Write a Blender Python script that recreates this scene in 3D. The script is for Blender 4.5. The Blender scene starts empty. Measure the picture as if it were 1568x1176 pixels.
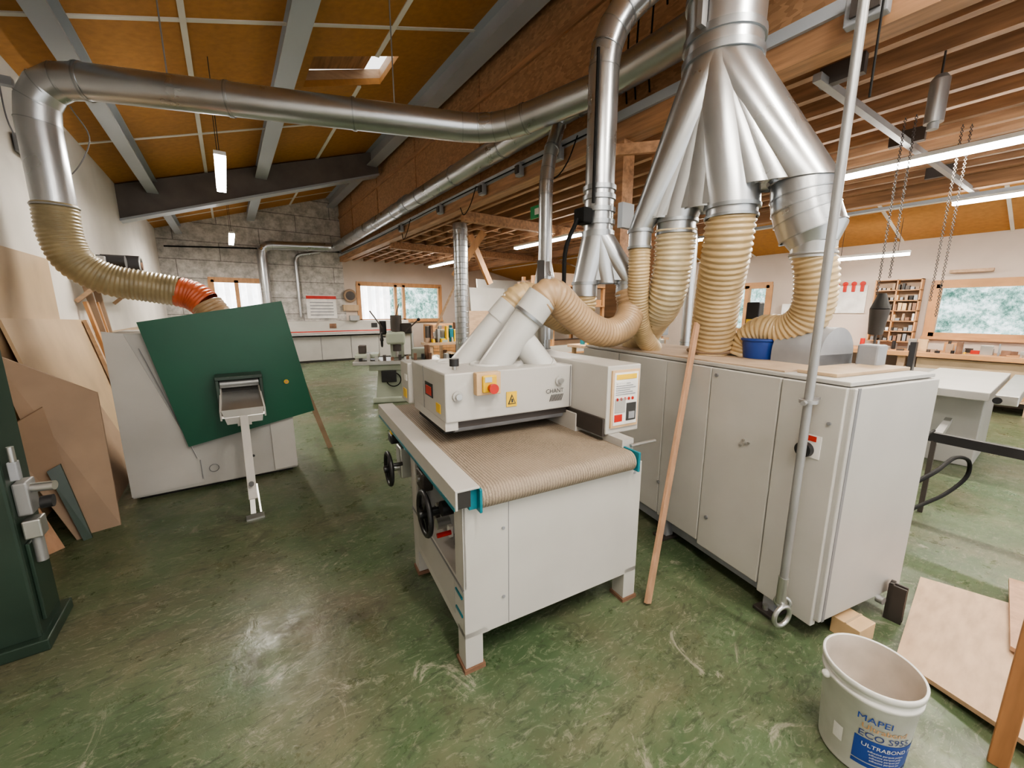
import bpy, bmesh, math, random
from mathutils import Vector, Matrix, Euler
random.seed(7)
sc=bpy.context.scene
R=math.radians

# ------------------------------------------------------------ materials
def mat(name,col,rough=.5,metal=0.,var=.12,scale=6.,bump=0.,stretch=(1,1,1),rvar=0.,col2=None,detail=4,spec=.5,coat=0.):
    m=bpy.data.materials.new(name); m.use_nodes=True
    nt=m.node_tree; bs=nt.nodes['Principled BSDF']
    tc=nt.nodes.new('ShaderNodeTexCoord'); mp=nt.nodes.new('ShaderNodeMapping')
    mp.inputs['Scale'].default_value=stretch
    nt.links.new(tc.outputs['Object'],mp.inputs['Vector'])
    n=nt.nodes.new('ShaderNodeTexNoise'); n.inputs['Scale'].default_value=scale; n.inputs['Detail'].default_value=detail
    nt.links.new(mp.outputs[0],n.inputs['Vector'])
    cr=nt.nodes.new('ShaderNodeValToRGB')
    a=[max(0,c*(1-var)) for c in col]; b=[min(1,c*(1+var)) for c in (col2 or col)]
    cr.color_ramp.elements[0].position=.32; cr.color_ramp.elements[1].position=.68
    cr.color_ramp.elements[0].color=(*a,1); cr.color_ramp.elements[1].color=(*b,1)
    nt.links.new(n.outputs['Fac'],cr.inputs['Fac']); nt.links.new(cr.outputs[0],bs.inputs['Base Color'])
    bs.inputs['Roughness'].default_value=rough; bs.inputs['Metallic'].default_value=metal
    bs.inputs['Specular IOR Level'].default_value=spec; bs.inputs['Coat Weight'].default_value=coat
    if rvar:
        mr=nt.nodes.new('ShaderNodeMapRange'); mr.inputs['To Min'].default_value=rough-rvar; mr.inputs['To Max'].default_value=rough+rvar
        mr.inputs['From Min'].default_value=.3; mr.inputs['From Max'].default_value=.7
        nt.links.new(n.outputs['Fac'],mr.inputs['Value']); nt.links.new(mr.outputs[0],bs.inputs['Roughness'])
    if bump:
        bp=nt.nodes.new('ShaderNodeBump'); bp.inputs['Strength'].default_value=bump; bp.inputs['Distance'].default_value=.01
        nt.links.new(n.outputs['Fac'],bp.inputs['Height']); nt.links.new(bp.outputs[0],bs.inputs['Normal'])
    return m
def emis(name,col,s):
    m=bpy.data.materials.new(name); m.use_nodes=True; bs=m.node_tree.nodes['Principled BSDF']
    bs.inputs['Base Color'].default_value=(*col,1); bs.inputs['Emission Color'].default_value=(*col,1); bs.inputs['Emission Strength'].default_value=s
    try: m.cycles.emission_sampling='NONE'
    except Exception: pass
    return m
galv=mat('galvanised_steel',(.50,.515,.53),.30,.92,.05,3.5,detail=3,rvar=.04)
galvd=mat('galvanised_seam',(.36,.38,.40),.38,.9,.05,4,detail=1)
white=mat('white_powder_coat',(.475,.462,.435),.42,0,.05,3)
white2=mat('light_grey_powder_coat',(.415,.405,.385),.42,0,.05,3)
wpipe=mat('white_pipe_paint',(.60,.60,.58),.3,0,.04,4)
hose=mat('beige_pu_hose',(.50,.37,.205),.38,0,.15,5,coat=.2)
hosep=mat('pale_pu_hose',(.62,.51,.33),.38,0,.15,8,coat=.2)
hoseb=mat('brown_pu_hose',(.40,.27,.155),.38,0,.15,5,coat=.2)
hoseg=mat('olive_pu_hose',(.32,.26,.15),.35,0,.2,6,coat=.3)
hoser=mat('red_orange_tape',(.55,.12,.05),.4,0,.1,6)
plaster=mat('white_plaster',(.66,.63,.59),.9,0,.08,1.5,bump=.3)
plasterw=mat('warm_plaster',(.56,.48,.42),.9,0,.10,1.0)
ply=mat('plywood_panel',(.46,.34,.22),.6,0,.10,3,stretch=(3,1,.6))
mdf=mat('mdf_brown',(.32,.225,.155),.7,0,.08,4)
timber=mat('timber_brown',(.37,.205,.11),.6,0,.3,4,stretch=(6,.5,6))
joistm=mat('joist_timber',(.35,.20,.115),.6,0,.28,4,stretch=(6,.6,6))
deckm=mat('deck_boards',(.31,.18,.105),.7,0,.3,3,stretch=(5,.6,1))
lwood=mat('light_wood',(.48,.33,.215),.55,0,.14,3,stretch=(2,8,8))
slatm=mat('slat_wood',(.42,.25,.155),.55,0,.14,3,stretch=(8,8,2))
pine=mat('pine_orange',(.50,.265,.12),.5,0,.14,3,stretch=(8,1,1))
studm=mat('stud_brown',(.36,.17,.075),.5,0,.2,3,stretch=(8,8,1))
steelb=mat('painted_steel_beam',(.40,.43,.47),.45,.1,.04,1,detail=1)
steeld=mat('dark_steel',(.07,.06,.055),.5,.3,.2,3)
rafter=mat('dark_rafter',(.15,.13,.12),.6,0,.15,3)
strip=mat('white_ceiling_strip',(.72,.70,.64),.5,0,.05,3)
orange=mat('orange_fibre_ceiling',(.45,.22,.065),.8,0,.10,14,detail=6)
black=mat('black_plastic',(.018,.018,.02),.4,0,.2,8)
rubber=mat('black_rubber',(.008,.008,.008),.7,0,.2,8,spec=.2)
red=mat('red_plastic',(.50,.03,.02),.35)
yellow=mat('yellow_label',(.78,.50,.03),.4)
paper=mat('label_paper',(.74,.73,.71),.5)
ink=mat('label_ink',(.05,.05,.05),.5)
green=mat('green_laminate',(.008,.085,.045),.38,0,.08,2)
dgreen=mat('dark_green_paint',(.028,.05,.036),.35,0,.2,3)
lgreen=mat('pale_green_paint',(.36,.40,.33),.4,0,.1,3)
teal=mat('teal_plastic',(.01,.17,.22),.35)
blue=mat('blue_plastic',(.02,.06,.28),.35)
bsteel=mat('bare_steel',(.55,.55,.54),.35,.9,.08,4)
psteel=mat('dull_steel_tube',(.33,.33,.33),.45,.6,.1,4)
cable=mat('cable_grey',(.2,.2,.21),.5)
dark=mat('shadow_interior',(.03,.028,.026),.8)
greyp=mat('grey_plastic',(.28,.29,.31),.45)
bucketm=mat('bucket_plastic',(.64,.63,.60),.38,0,.06,10,col2=(.70,.69,.67))
bucketi=mat('bucket_residue',(.54,.48,.42),.7,0,.12,9)
kraft=mat('kraft_wood_frame',(.58,.40,.23),.5)
topdust=mat('dusty_cabinet_top',(.42,.32,.23),.7,0,.2,5)
rust=mat('rusty_plate',(.20,.11,.07),.7,0,.3,8)
led=emis('led_tube_glow',(1,.96,.89),34)

def osb():
    m=bpy.data.materials.new('osb_board'); m.use_nodes=True; nt=m.node_tree; bs=nt.nodes['Principled BSDF']
    tc=nt.nodes.new('ShaderNodeTexCoord'); mp=nt.nodes.new('ShaderNodeMapping'); mp.inputs['Scale'].default_value=(10,9,22)
    nt.links.new(tc.outputs['Object'],mp.inputs['Vector'])
    v=nt.nodes.new('ShaderNodeTexVoronoi'); v.inputs['Scale'].default_value=1.8; nt.links.new(mp.outputs[0],v.inputs['Vector'])
    cr=nt.nodes.new('ShaderNodeValToRGB'); e=cr.color_ramp.elements
    e[0].color=(.30,.17,.09,1); e[1].color=(.45,.27,.15,1)
    sx=nt.nodes.new('ShaderNodeSeparateColor'); nt.links.new(v.outputs['Color'],sx.inputs[0]); nt.links.new(sx.outputs[0],cr.inputs[0])
    nt.links.new(cr.outputs[0],bs.inputs['Base Color']); bs.inputs['Roughness'].default_value=.6
    return m
osbm=osb()
def backm():
    m=bpy.data.materials.new('grey_wood_wool_blocks'); m.use_nodes=True; nt=m.node_tree; bs=nt.nodes['Principled BSDF']
    tc=nt.nodes.new('ShaderNodeTexCoord'); mp=nt.nodes.new('ShaderNodeMapping'); mp.inputs['Rotation'].default_value=(R(90),0,0)
    nt.links.new(tc.outputs['Object'],mp.inputs['Vector'])
    b=nt.nodes.new('ShaderNodeTexBrick'); b.inputs['Scale'].default_value=1; b.inputs['Brick Width'].default_value=2.0; b.inputs['Row Height'].default_value=.5
    b.inputs['Mortar Size'].default_value=.012; b.inputs['Color1'].default_value=(.52,.51,.49,1); b.inputs['Color2'].default_value=(.59,.58,.56,1); b.inputs['Mortar'].default_value=(.28,.27,.26,1)
    nt.links.new(mp.outputs[0],b.inputs['Vector'])
    n=nt.nodes.new('ShaderNodeTexNoise'); n.inputs['Scale'].default_value=4; n.inputs['Detail'].default_value=10; n.inputs['Roughness'].default_value=.75; nt.links.new(tc.outputs['Object'],n.inputs['Vector'])
    cr=nt.nodes.new('ShaderNodeValToRGB'); cr.color_ramp.elements[0].position=.4; cr.color_ramp.elements[1].position=.6
    cr.color_ramp.elements[0].color=(.62,.61,.6,1); cr.color_ramp.elements[1].color=(1.15,1.13,1.12,1); nt.links.new(n.outputs['Fac'],cr.inputs[0])
    mx=nt.nodes.new('ShaderNodeMix'); mx.data_type='RGBA'; mx.blend_type='MULTIPLY'; mx.inputs[0].default_value=1
    nt.links.new(b.outputs['Color'],mx.inputs[6]); nt.links.new(cr.outputs[0],mx.inputs[7]); nt.links.new(mx.outputs[2],bs.inputs['Base Color']); bs.inputs['Roughness'].default_value=.9
    return m
backwm=backm()
def floorm():
    m=bpy.data.materials.new('green_sealed_concrete'); m.use_nodes=True; nt=m.node_tree; bs=nt.nodes['Principled BSDF']; L=nt.links.new
    tc=nt.nodes.new('ShaderNodeTexCoord')
    def noise(s,d,rough=.5,dist=0,stretch=None,off=0):
        n=nt.nodes.new('ShaderNodeTexNoise'); n.inputs['Scale'].default_value=s; n.inputs['Detail'].default_value=d; n.inputs['Roughness'].default_value=rough; n.inputs['Distortion'].default_value=dist
        mp=nt.nodes.new('ShaderNodeMapping'); mp.inputs['Scale'].default_value=stretch or (1,1,1); mp.inputs['Location'].default_value=(off,off*.7,0)
        if stretch: mp.inputs['Rotation'].default_value=(0,0,.6)
        L(tc.outputs['Object'],mp.inputs[0]); L(mp.outputs[0],n.inputs['Vector'])
        return n
    def ramp(n,p0,c0,p1,c1):
        r=nt.nodes.new('ShaderNodeValToRGB'); r.color_ramp.elements[0].position=p0; r.color_ramp.elements[0].color=(*c0,1); r.color_ramp.elements[1].position=p1; r.color_ramp.elements[1].color=(*c1,1); L(n.outputs['Fac'],r.inputs[0]); return r
    def mix(f,a,colb):
        m1=nt.nodes.new('ShaderNodeMix'); m1.data_type='RGBA'; L(f.outputs[0],m1.inputs[0]); L(a,m1.inputs[6]); m1.inputs[7].default_value=(*colb,1); return m1.outputs[2]
    g=lambda v:(v,v,v)
    base=ramp(noise(1.2,6,.6),.35,(.060,.098,.048),.7,(.120,.158,.088))
    c=mix(ramp(noise(.9,8,.65,.3),.50,g(0),.72,g(.7)),base.outputs[0],(.22,.19,.13))
    c=mix(ramp(noise(.6,7,.65,.5,None,9.3),.50,g(0),.70,g(.75)),c,(.125,.095,.068))
    c=mix(ramp(noise(8,9,.8,2.6,(1,2.2,1)),.53,g(0),.60,g(.50)),c,(.27,.265,.20))
    c=mix(ramp(noise(5,9,.8,2.2,(1,2.6,1),3.1),.53,g(0),.60,g(.65)),c,(.045,.060,.036))
    c=mix(ramp(noise(3.0,9,.8,.8,None,17.),.60,g(0),.66,g(.6)),c,(.34,.32,.26))
    c=mix(ramp(noise(1.6,9,.75,1.2,None,31.),.57,g(0),.66,g(.6)),c,(.060,.055,.040))
    L(c,bs.inputs['Base Color'])
    rr=ramp(noise(4,7,.75),.35,g(.22),.68,g(.52)); L(rr.outputs[0],bs.inputs['Roughness']); bs.inputs['Specular IOR Level'].default_value=.36
    bp=nt.nodes.new('ShaderNodeBump'); bp.inputs['Strength'].default_value=.2; bp.inputs['Distance'].default_value=.01
    L(noise(12,5,.65,.8).outputs['Fac'],bp.inputs['Height']); L(bp.outputs[0],bs.inputs['Normal'])
    return m
flm=floorm()
def beltm():
    m=bpy.data.materials.new('ribbed_feed_belt'); m.use_nodes=True; nt=m.node_tree; bs=nt.nodes['Principled BSDF']; L=nt.links.new
    tc=nt.nodes.new('ShaderNodeTexCoord')
    w=nt.nodes.new('ShaderNodeTexWave'); w.wave_type='BANDS'; w.bands_direction='X'; w.inputs['Scale'].default_value=22; w.inputs['Distortion'].default_value=2.2; w.inputs['Detail'].default_value=1; w.inputs['Detail Scale'].default_value=5
    L(tc.outputs['Object'],w.inputs['Vector'])
    r=nt.nodes.new('ShaderNodeValToRGB'); r.color_ramp.elements[0].color=(.13,.105,.08,1); r.color_ramp.elements[1].color=(.35,.28,.21,1); L(w.outputs['Fac'],r.inputs[0])
    n=nt.nodes.new('ShaderNodeTexNoise'); n.inputs['Scale'].default_value=3; n.inputs['Detail'].default_value=5; L(tc.outputs['Object'],n.inputs['Vector'])
    r2=nt.nodes.new('ShaderNodeValToRGB'); r2.color_ramp.elements[0].position=.4; r2.color_ramp.elements[1].position=.65; r2.color_ramp.elements[1].color=(.6,.6,.6,1); L(n.outputs['Fac'],r2.inputs[0])
    mx=nt.nodes.new('ShaderNodeMix'); mx.data_type='RGBA'; L(r2.outputs[0],mx.inputs[0]); L(r.outputs[0],mx.inputs[6]); mx.inputs[7].default_value=(.31,.25,.19,1)
    L(mx.outputs[2],bs.inputs['Base Color']); bs.inputs['Roughness'].default_value=.7
    bp=nt.nodes.new('ShaderNodeBump'); bp.inputs['Strength'].default_value=.6; bp.inputs['Distance'].default_value=.004; L(w.outputs['Fac'],bp.inputs['Height']); L(bp.outputs[0],bs.inputs['Normal'])
    return m
belt=beltm()
def glow_backdrop(name,c1,c2,c3,s,sc_=2.5):
    m=bpy.data.materials.new(name); m.use_nodes=True; nt=m.node_tree; bs=nt.nodes['Principled BSDF']; L=nt.links.new
    tc=nt.nodes.new('ShaderNodeTexCoord'); n=nt.nodes.new('ShaderNodeTexNoise'); n.inputs['Scale'].default_value=sc_; n.inputs['Detail'].default_value=12; n.inputs['Roughness'].default_value=.85; L(tc.outputs['Object'],n.inputs['Vector'])
    r=nt.nodes.new('ShaderNodeValToRGB'); e=r.color_ramp.elements; e[0].position=.42; e[0].color=(*c1,1); e[1].position=.60; e[1].color=(*c3,1); k=e.new(.5); k.color=(*c2,1)
    L(n.outputs['Fac'],r.inputs[0]); L(r.outputs[0],bs.inputs['Base Color']); L(r.outputs[0],bs.inputs['Emission Color']); bs.inputs['Emission Strength'].default_value=s  # surface emits its own colour, standing in for daylight outdoors
    try: m.cycles.emission_sampling='NONE'
    except Exception: pass
    return m
folm=glow_backdrop('snowy_foliage',(.04,.11,.09),(.22,.37,.34),(.80,.92,.96),1.1,3.2)  # trees glow by themselves so the windows look bright
snowm=glow_backdrop('snowy_fence',(.65,.68,.7),(.8,.8,.8),(1,1,1),2.2,1.2)  # fence emission imitates overexposed daylight behind the back windows

# ------------------------------------------------------------ mesh builder
class B:
    def __init__(s,name,loc=(0,0,0),rz=0.):
        s.name=name; s.bm=bmesh.new(); s.mats=[]; s.loc=loc; s.rz=rz
    def mi(s,m):
        if m not in s.mats: s.mats.append(m)
        return s.mats.index(m)
    def merge(s,b2,m,M=None,smooth=False):
        i=s.mi(m)
        for f in b2.faces: f.material_index=i; f.smooth=smooth
        if M is not None: bmesh.ops.transform(b2,matrix=M,verts=b2.verts)
        me=bpy.data.meshes.new('t'); b2.to_mesh(me); b2.free(); s.bm.from_mesh(me); bpy.data.meshes.remove(me)
    def box(s,x0,x1,y0,y1,z0,z1,m,bev=0.,M=None):
        b=bmesh.new(); bmesh.ops.create_cube(b,size=1)
        bmesh.ops.transform(b,matrix=Matrix.Translation(((x0+x1)/2,(y0+y1)/2,(z0+z1)/2))@Matrix.Diagonal((abs(x1-x0),abs(y1-y0),abs(z1-z0),1)),verts=b.verts)
        if bev: bmesh.ops.bevel(b,geom=b.edges[:],offset=bev,segments=2,affect='EDGES',profile=.5)
        s.merge(b,m,M)
    def bar(s,p,q,w,h,m,bev=0.,up=(0,0,1)):
        p=Vector(p);q=Vector(q);d=(q-p);l=d.length;d.normalize();u=Vector(up)
        if abs(d.dot(u))>.99: u=Vector((0,1,0))
        x=d.cross(u).normalized(); z=x.cross(d).normalized()
        M=Matrix((( x.x,d.x,z.x,(p.x+q.x)/2),(x.y,d.y,z.y,(p.y+q.y)/2),(x.z,d.z,z.z,(p.z+q.z)/2),(0,0,0,1)))
        s.box(-w/2,w/2,-l/2,l/2,-h/2,h/2,m,bev,M)
    def cyl(s,p,q,r,m,r2=None,seg=28,cap=True):
        s.loft(p,r,q,r if r2 is None else r2,m,seg,cap)
    def loft(s,p,r1,q,r2,m,seg=28,cap=False,n1=None,n2=None):
        p=Vector(p);q=Vector(q);d=(q-p).normalized()
        def ring(c,r,n):
            n=Vector(n).normalized() if n is not None else d
            a=Vector((1,0,0)) if abs(n.x)<.8 else Vector((0,1,0))
            u=(a-n*a.dot(n)).normalized(); v=n.cross(u)
            return [c+u*math.cos(t)*r+v*math.sin(t)*r for t in [2*math.pi*i/seg for i in range(seg)]]
        b=bmesh.new(); A=[b.verts.new(x) for x in ring(p,r1,n1)]; C=[b.verts.new(x) for x in ring(q,r2,n2)]
        for i in range(seg):
            j=(i+1)%seg; b.faces.new((A[i],A[j],C[j],C[i]))
        s.merge(b,m,None,True)
        if cap:
            for rr,cc,nn,fl in ((r1,p,n1,1),(r2,q,n2,0)):
                if rr<1e-4: continue
                b=bmesh.new(); V=[b.verts.new(x) for x in ring(cc,rr,nn)]
                if fl: V.reverse()
                b.faces.new(V); s.merge(b,m)
    def hull(s,circles,m,seg=28):
        b=bmesh.new()
        for c,r in circles:
            for i in range(seg):
                t=2*math.pi*i/seg; b.verts.new((c[0]+math.cos(t)*r,c[1]+math.sin(t)*r,c[2]))
        bmesh.ops.convex_hull(b,input=b.verts[:]); s.merge(b,m,None,False)
    def rings(s,pts,rad,m,seg=18,smooth=True,sharp=False):
        n=len(pts); T=[]
        for i in range(n):
            a=pts[max(0,i-1)];c=pts[min(n-1,i+1)]
            if sharp and 0<i<n-1:
                t=((pts[i]-a).normalized()+(c-pts[i]).normalized()).normalized()
            else: t=(c-a).normalized()
            T.append(t)
        t0=T[0]; a=Vector((0,0,1)) if abs(t0.z)<.8 else Vector((1,0,0)); u=(a-t0*a.dot(t0)).normalized()
        b=bmesh.new(); prev=None
        for i in range(n):
            u=(u-T[i]*u.dot(T[i])).normalized(); v=T[i].cross(u); r=rad[i]
            P=[pts[i]+u*math.cos(2*math.pi*k/seg)*r+v*math.sin(2*math.pi*k/seg)*r for k in range(seg)]
            cur=[b.verts.new(x) for x in P]
            if prev:
                for k in range(seg):
                    j=(k+1)%seg; b.faces.new((prev[k],prev[j],cur[j],cur[k]))
            prev=[b.verts.new(x) for x in P] if sharp else cur
        s.merge(b,m,None,smooth)
    def hose(s,ctrl,r,m,pitch=.026,amp=.007,seg=20,jit=0.):
        P=[Vector(c) for c in ctrl]; P=[P[0]*2-P[1]]+P+[P[-1]*2-P[-2]]
        raw=[]
        for i in range(1,len(P)-2):
            for k in range(24):
                t=k/24; a,b_,c,d=P[i-1],P[i],P[i+1],P[i+2]
                raw.append(.5*((2*b_)+(c-a)*t+(2*a-5*b_+4*c-d)*t*t+(3*b_-a-3*c+d)*t**3))
        raw.append(P[-2])
        L=[0]
        for i in range(1,len(raw)): L.append(L[-1]+(raw[i]-raw[i-1]).length)
        step=pitch/4; n=int(L[-1]/step); out=[];rad=[];j=0
        for k in range(n+1):
            d=L[-1]*k/n
            while j<len(L)-2 and L[j+1]<d: j+=1
            t=(d-L[j])/max(1e-9,L[j+1]-L[j]); out.append(raw[j].lerp(raw[j+1],t)); rad.append(r+amp*(0,1,1,-.6)[k%4]*.8+random.uniform(-jit,jit))
        s.rings(out,rad,m,seg)
    def duct(s,pts,r,m=None,fil=.3,n=4,seams=True,seg=28,every=1.25):
        m=m or galv
        P=[Vector(p) for p in pts]; out=[P[0]]
        for i in range(1,len(P)-1):
            a=(P[i-1]-P[i]);c=(P[i+1]-P[i]); la=a.length;lc=c.length;a.normalize();c.normalize()
            f=min(fil,la*.45,lc*.45); A=P[i]+a*f; C=P[i]+c*f
            if a.angle(c)>R(172): out.append(P[i]); continue
            for k in range(n+1):
                t=k/n; out.append(A*(1-t)**2+P[i]*2*t*(1-t)+C*t*t)
        out.append(P[-1])
        s.rings(out,[r]*len(out),m,seg,True,True)
        if seams:
            for i in range(len(out)-1):
                a,c=out[i],out[i+1]; d=(c-a); l=d.length; d.normalize()
                k=max(1,int(l/every+.5)) if l>.3 else 1
                for q in range(0,k+(1 if i==len(out)-2 else 0)):
                    p=a+d*(l*q/k); w=.008 if l<.3 else .018
                    if l<.3: s.rings([p-d*w*.4,p+d*w*.4],[r+.004]*2,galvd,seg)
                    else:
                        s.rings([p-d*w,p-d*w,p+d*w,p+d*w],[r,r+.007,r+.007,r],m,seg,True,True)
                        s.rings([p-d*w*.3,p+d*w*.3],[r+.009]*2,galvd,seg)
    def ring(s,p,ax,R_,r,m,seg=24,sg=8):
        ax=Vector(ax).normalized(); a=Vector((1,0,0)) if abs(ax.x)<.8 else Vector((0,1,0)); u=(a-ax*a.dot(ax)).normalized(); v=ax.cross(u); p=Vector(p)
        b=bmesh.new(); G=[]
        for i in range(seg):
            t=2*math.pi*i/seg; d=u*math.cos(t)+v*math.sin(t)
            G.append([b.verts.new(p+d*(R_+r*math.cos(2*math.pi*k/sg))+ax*r*math.sin(2*math.pi*k/sg)) for k in range(sg)])
        for i in range(seg):
            for k in range(sg):
                b.faces.new((G[i][k],G[(i+1)%seg][k],G[(i+1)%seg][(k+1)%sg],G[i][(k+1)%sg]))
        s.merge(b,m,None,True)
    def wheel(s,p,ax,R_,m):
        s.ring(p,ax,R_,R_*.13,m); ax=Vector(ax).normalized(); p=Vector(p)
        a=Vector((0,0,1)); v=ax.cross(a)
        s.cyl(p-ax*.03,p+ax*.03,R_*.22,m)
        for k in range(3):
            t=2*math.pi*k/3+.4; d=a*math.cos(t)+v*math.sin(t); s.bar(p,p+d*R_,.016,.016,m)
        d=a*math.cos(1)+v*math.sin(1); s.cyl(p+d*R_*.85,p+d*R_*.85+ax*.07,.012,m)
    def sph(s,c,r,m,sx=1,sy=1,sz=1):
        b=bmesh.new(); bmesh.ops.create_uvsphere(b,u_segments=20,v_segments=12,radius=r)
        s.merge(b,m,Matrix.Translation(c)@Matrix.Diagonal((sx,sy,sz,1)),True)
    def prism(s,prof,y0,y1,m):
        s.slab([(x,y0,z) for x,z in prof],(0,y1-y0,0),m)
    def slab(s,q,off,m):
        off=Vector(off); b=bmesh.new(); A=[b.verts.new(Vector(p)) for p in q]; C=[b.verts.new(Vector(p)+off) for p in q]; n=len(q)
        b.faces.new(A); b.faces.new(C[::-1])
        for i in range(n): b.faces.new((A[i],C[i],C[(i+1)%n],A[(i+1)%n]))
        bmesh.ops.recalc_face_normals(b,faces=b.faces); s.merge(b,m)
    def text(s,txt,size,m,fn,align='CENTER'):
        cu=bpy.data.curves.new('t','FONT'); cu.body=txt; cu.size=size; cu.align_x=align; cu.resolution_u=3
        ob=bpy.data.objects.new('t',cu); sc.collection.objects.link(ob); bpy.context.view_layer.update()
        me=bpy.data.meshes.new_from_object(ob.evaluated_get(bpy.context.evaluated_depsgraph_get()))
        b=bmesh.new(); b.from_mesh(me)
        for v in b.verts: v.co=Vector(fn(v.co.x,v.co.y))
        s.merge(b,m); bpy.data.objects.remove(ob); bpy.data.curves.remove(cu); bpy.data.meshes.remove(me)
    def done(s):
        me=bpy.data.meshes.new(s.name); s.bm.to_mesh(me); s.bm.free()
        for m in s.mats: me.materials.append(m)
        o=bpy.data.objects.new(s.name,me); o.location=s.loc; o.rotation_euler=(0,0,s.rz); sc.collection.objects.link(o); return o

def wallrects(b,axis,p0,p1,u0,u1,z0,z1,holes,m):
    us=sorted({u0,u1,*[h[0] for h in holes],*[h[1] for h in holes]}); zs=sorted({z0,z1,*[h[2] for h in holes],*[h[3] for h in holes]})
    for a,c in zip(us,us[1:]):
        for d,e in zip(zs,zs[1:]):
            um=(a+c)/2;zm=(d+e)/2
            if any(h[0]<um<h[1] and h[2]<zm<h[3] for h in holes): continue
            if axis=='x': b.box(p0,p1,a,c,d,e,m)
            else: b.box(a,c,p0,p1,d,e,m)

# ------------------------------------------------------------ room shell
b=B('floor'); b.box(-1.5,10.7,-3.5,14.7,-.1,0,flm); b.done()
b=B('wall_left'); b.box(-1.5,-1.35,-3.5,14.65,0,3.85,plaster); b.done()
b=B('trim_1')
b.box(-1.35,-1.335,3.2,9.8,0,1.32,ply); b.box(-1.35,-1.33,4.1,5.72,1.32,2.08,ply); b.box(-1.35,-1.33,2.0,4.1,1.32,2.08,ply); b.done()
rz=lambda x:3.75+(x+1.35)*.325
H1=(-.3,.95,1.25,2.48);H2=(3.75,6.8,1.24,2.52)
b=B('wall_back')
wallrects(b,'y',14.5,14.65,-1.5,3.3,0,3.3,[H1],backwm)
b.prism([(-1.5,3.3),(3.3,3.3),(3.3,rz(3.3)+.05),(-1.5,rz(-1.5)+.05)],14.5,14.65,backwm)
wallrects(b,'y',14.5,14.65,3.3,10.65,0,3.5,[H2],plasterw); b.done()
WR=[(-.6,1.54,1.14,2.07),(4.3,5.3,1.1,2.2)]
b=B('wall_right'); wallrects(b,'x',10.5,10.65,-3.5,14.65,0,3.05,WR,plasterw); b.done()
def window(n,axis,p,h,mull,t=.07):
    b=B('window_%d'%n); u0,u1,z0,z1=h
    def bx(a,c,d,e,q0,q1,m=pine):
        if axis=='x': b.box(q0,q1,a,c,d,e,m)
        else: b.box(a,c,q0,q1,d,e,m)
    q0,q1=(p-.02,p+.1)
    bx(u0,u1,z0,z0+t,q0,q1); bx(u0,u1,z1-t,z1,q0,q1); bx(u0,u0+t,z0,z1,q0,q1); bx(u1-t,u1,z0,z1,q0,q1)
    for mu in mull: bx(mu-t*.7,mu+t*.7,z0,z1,q0,q1)
    bx(u0-.08,u1+.08,z0-.05,z0,p-.08,p+.02); bx(u0-.06,u1+.06,z1,z1+.07,p-.025,p); bx(u0-.07,u0,z0,z1,p-.025,p); bx(u1,u1+.07,z0,z1,p-.025,p)
    b.done()
window(1,'y',14.5,H1,[.3]); window(2,'y',14.5,H2,[5.35,5.05]); window(3,'x',10.5,WR[0],[]); window(4,'x',10.5,WR[1],[4.8])
b=B('snowy_trees'); b.box(12.6,12.7,-6,9,0,5,folm); b.box(5.4,12.6,17,17.1,0,5,folm); b.done()
b=B('snowy_fence'); b.box(-3,5.4,16.2,16.3,0,4,snowm)
for i in range(28): b.box(-3+i*.3,-2.86+i*.3,16.1,16.2,0,2.6,snowm)
b.done()

b=B('ceiling')
def roofslab(x0,x1,y0,y1): b.prism([(x0,rz(x0)),(x1,rz(x1)),(x1,rz(x1)+.08),(x0,rz(x0)+.08)],y0,y1,orange)
SX0,SX1,SY0,SY1=1.15,2.2,5.7,6.5
roofslab(-1.5,SX0,-3.5,14.65); roofslab(SX1,3.45,-3.5,14.65); roofslab(SX0,SX1,-3.5,SY0); roofslab(SX0,SX1,SY1,14.65)
b.prism([(7.9,3.45),(10.65,2.86),(10.65,2.95),(7.9,3.55)],-3.5,14.65,orange)
b.done()
b=B('skylight')
D_=.20
for (x0,x1,y0,y1) in ((SX0-.04,SX0,SY0,SY1),(SX1,SX1+.04,SY0,SY1),(SX0,SX1,SY0-.04,SY0),(SX0,SX1,SY1,SY1+.04)):
    b.prism([(x0,rz(x0)+.081),(x1,rz(x1)+.081),(x1,rz(x1)+D_),(x0,rz(x0)+D_)],y0,y1,lwood)
b.prism([(SX0-.04,rz(SX0)+D_),(SX1-.22,rz(SX1-.22)+D_),(SX1-.22,rz(SX1-.22)+D_+.05),(SX0-.04,rz(SX0)+D_+.05)],SY0,SY1,timber)
b.done()
b=B('trim_2')
for y in (-.6,2.2,5.05,7.9,10.75,13.6):
    b.prism([(-1.35,rz(-1.35)-.012),(3.3,rz(3.3)-.012),(3.3,rz(3.3)),(-1.35,rz(-1.35))],y-.025,y+.025,strip)
for x in (-.05,1.9):
    yy=[(-3.4,SY0-.02),(SY1+.02,14.5)] if x>1 else [(-3.4,14.5)]
    for y0,y1 in yy: b.box(x-.025,x+.025,y0,y1,rz(x)-.02,rz(x)+.005,strip)
for y in (-.5,.8,2.1,3.4,4.7,6,8,10): b.prism([(7.95,3.42),(10.5,2.87),(10.5,2.89),(7.95,3.44)],y-.02,y+.02,strip)
b.box(8.9,8.94,-3,14,3.2,3.23,strip); b.done()
def ibeam(b,x,z,y0,y1,w,h,m):
    b.box(x-w/2,x+w/2,y0,y1,z,z+.02,m); b.box(x-.01,x+.01,y0,y1,z+.02,z+h,m); b.box(x-w/2,x+w/2,y0,y1,z+h-.015,z+h,m)
b=B('roof_purlins')
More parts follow.
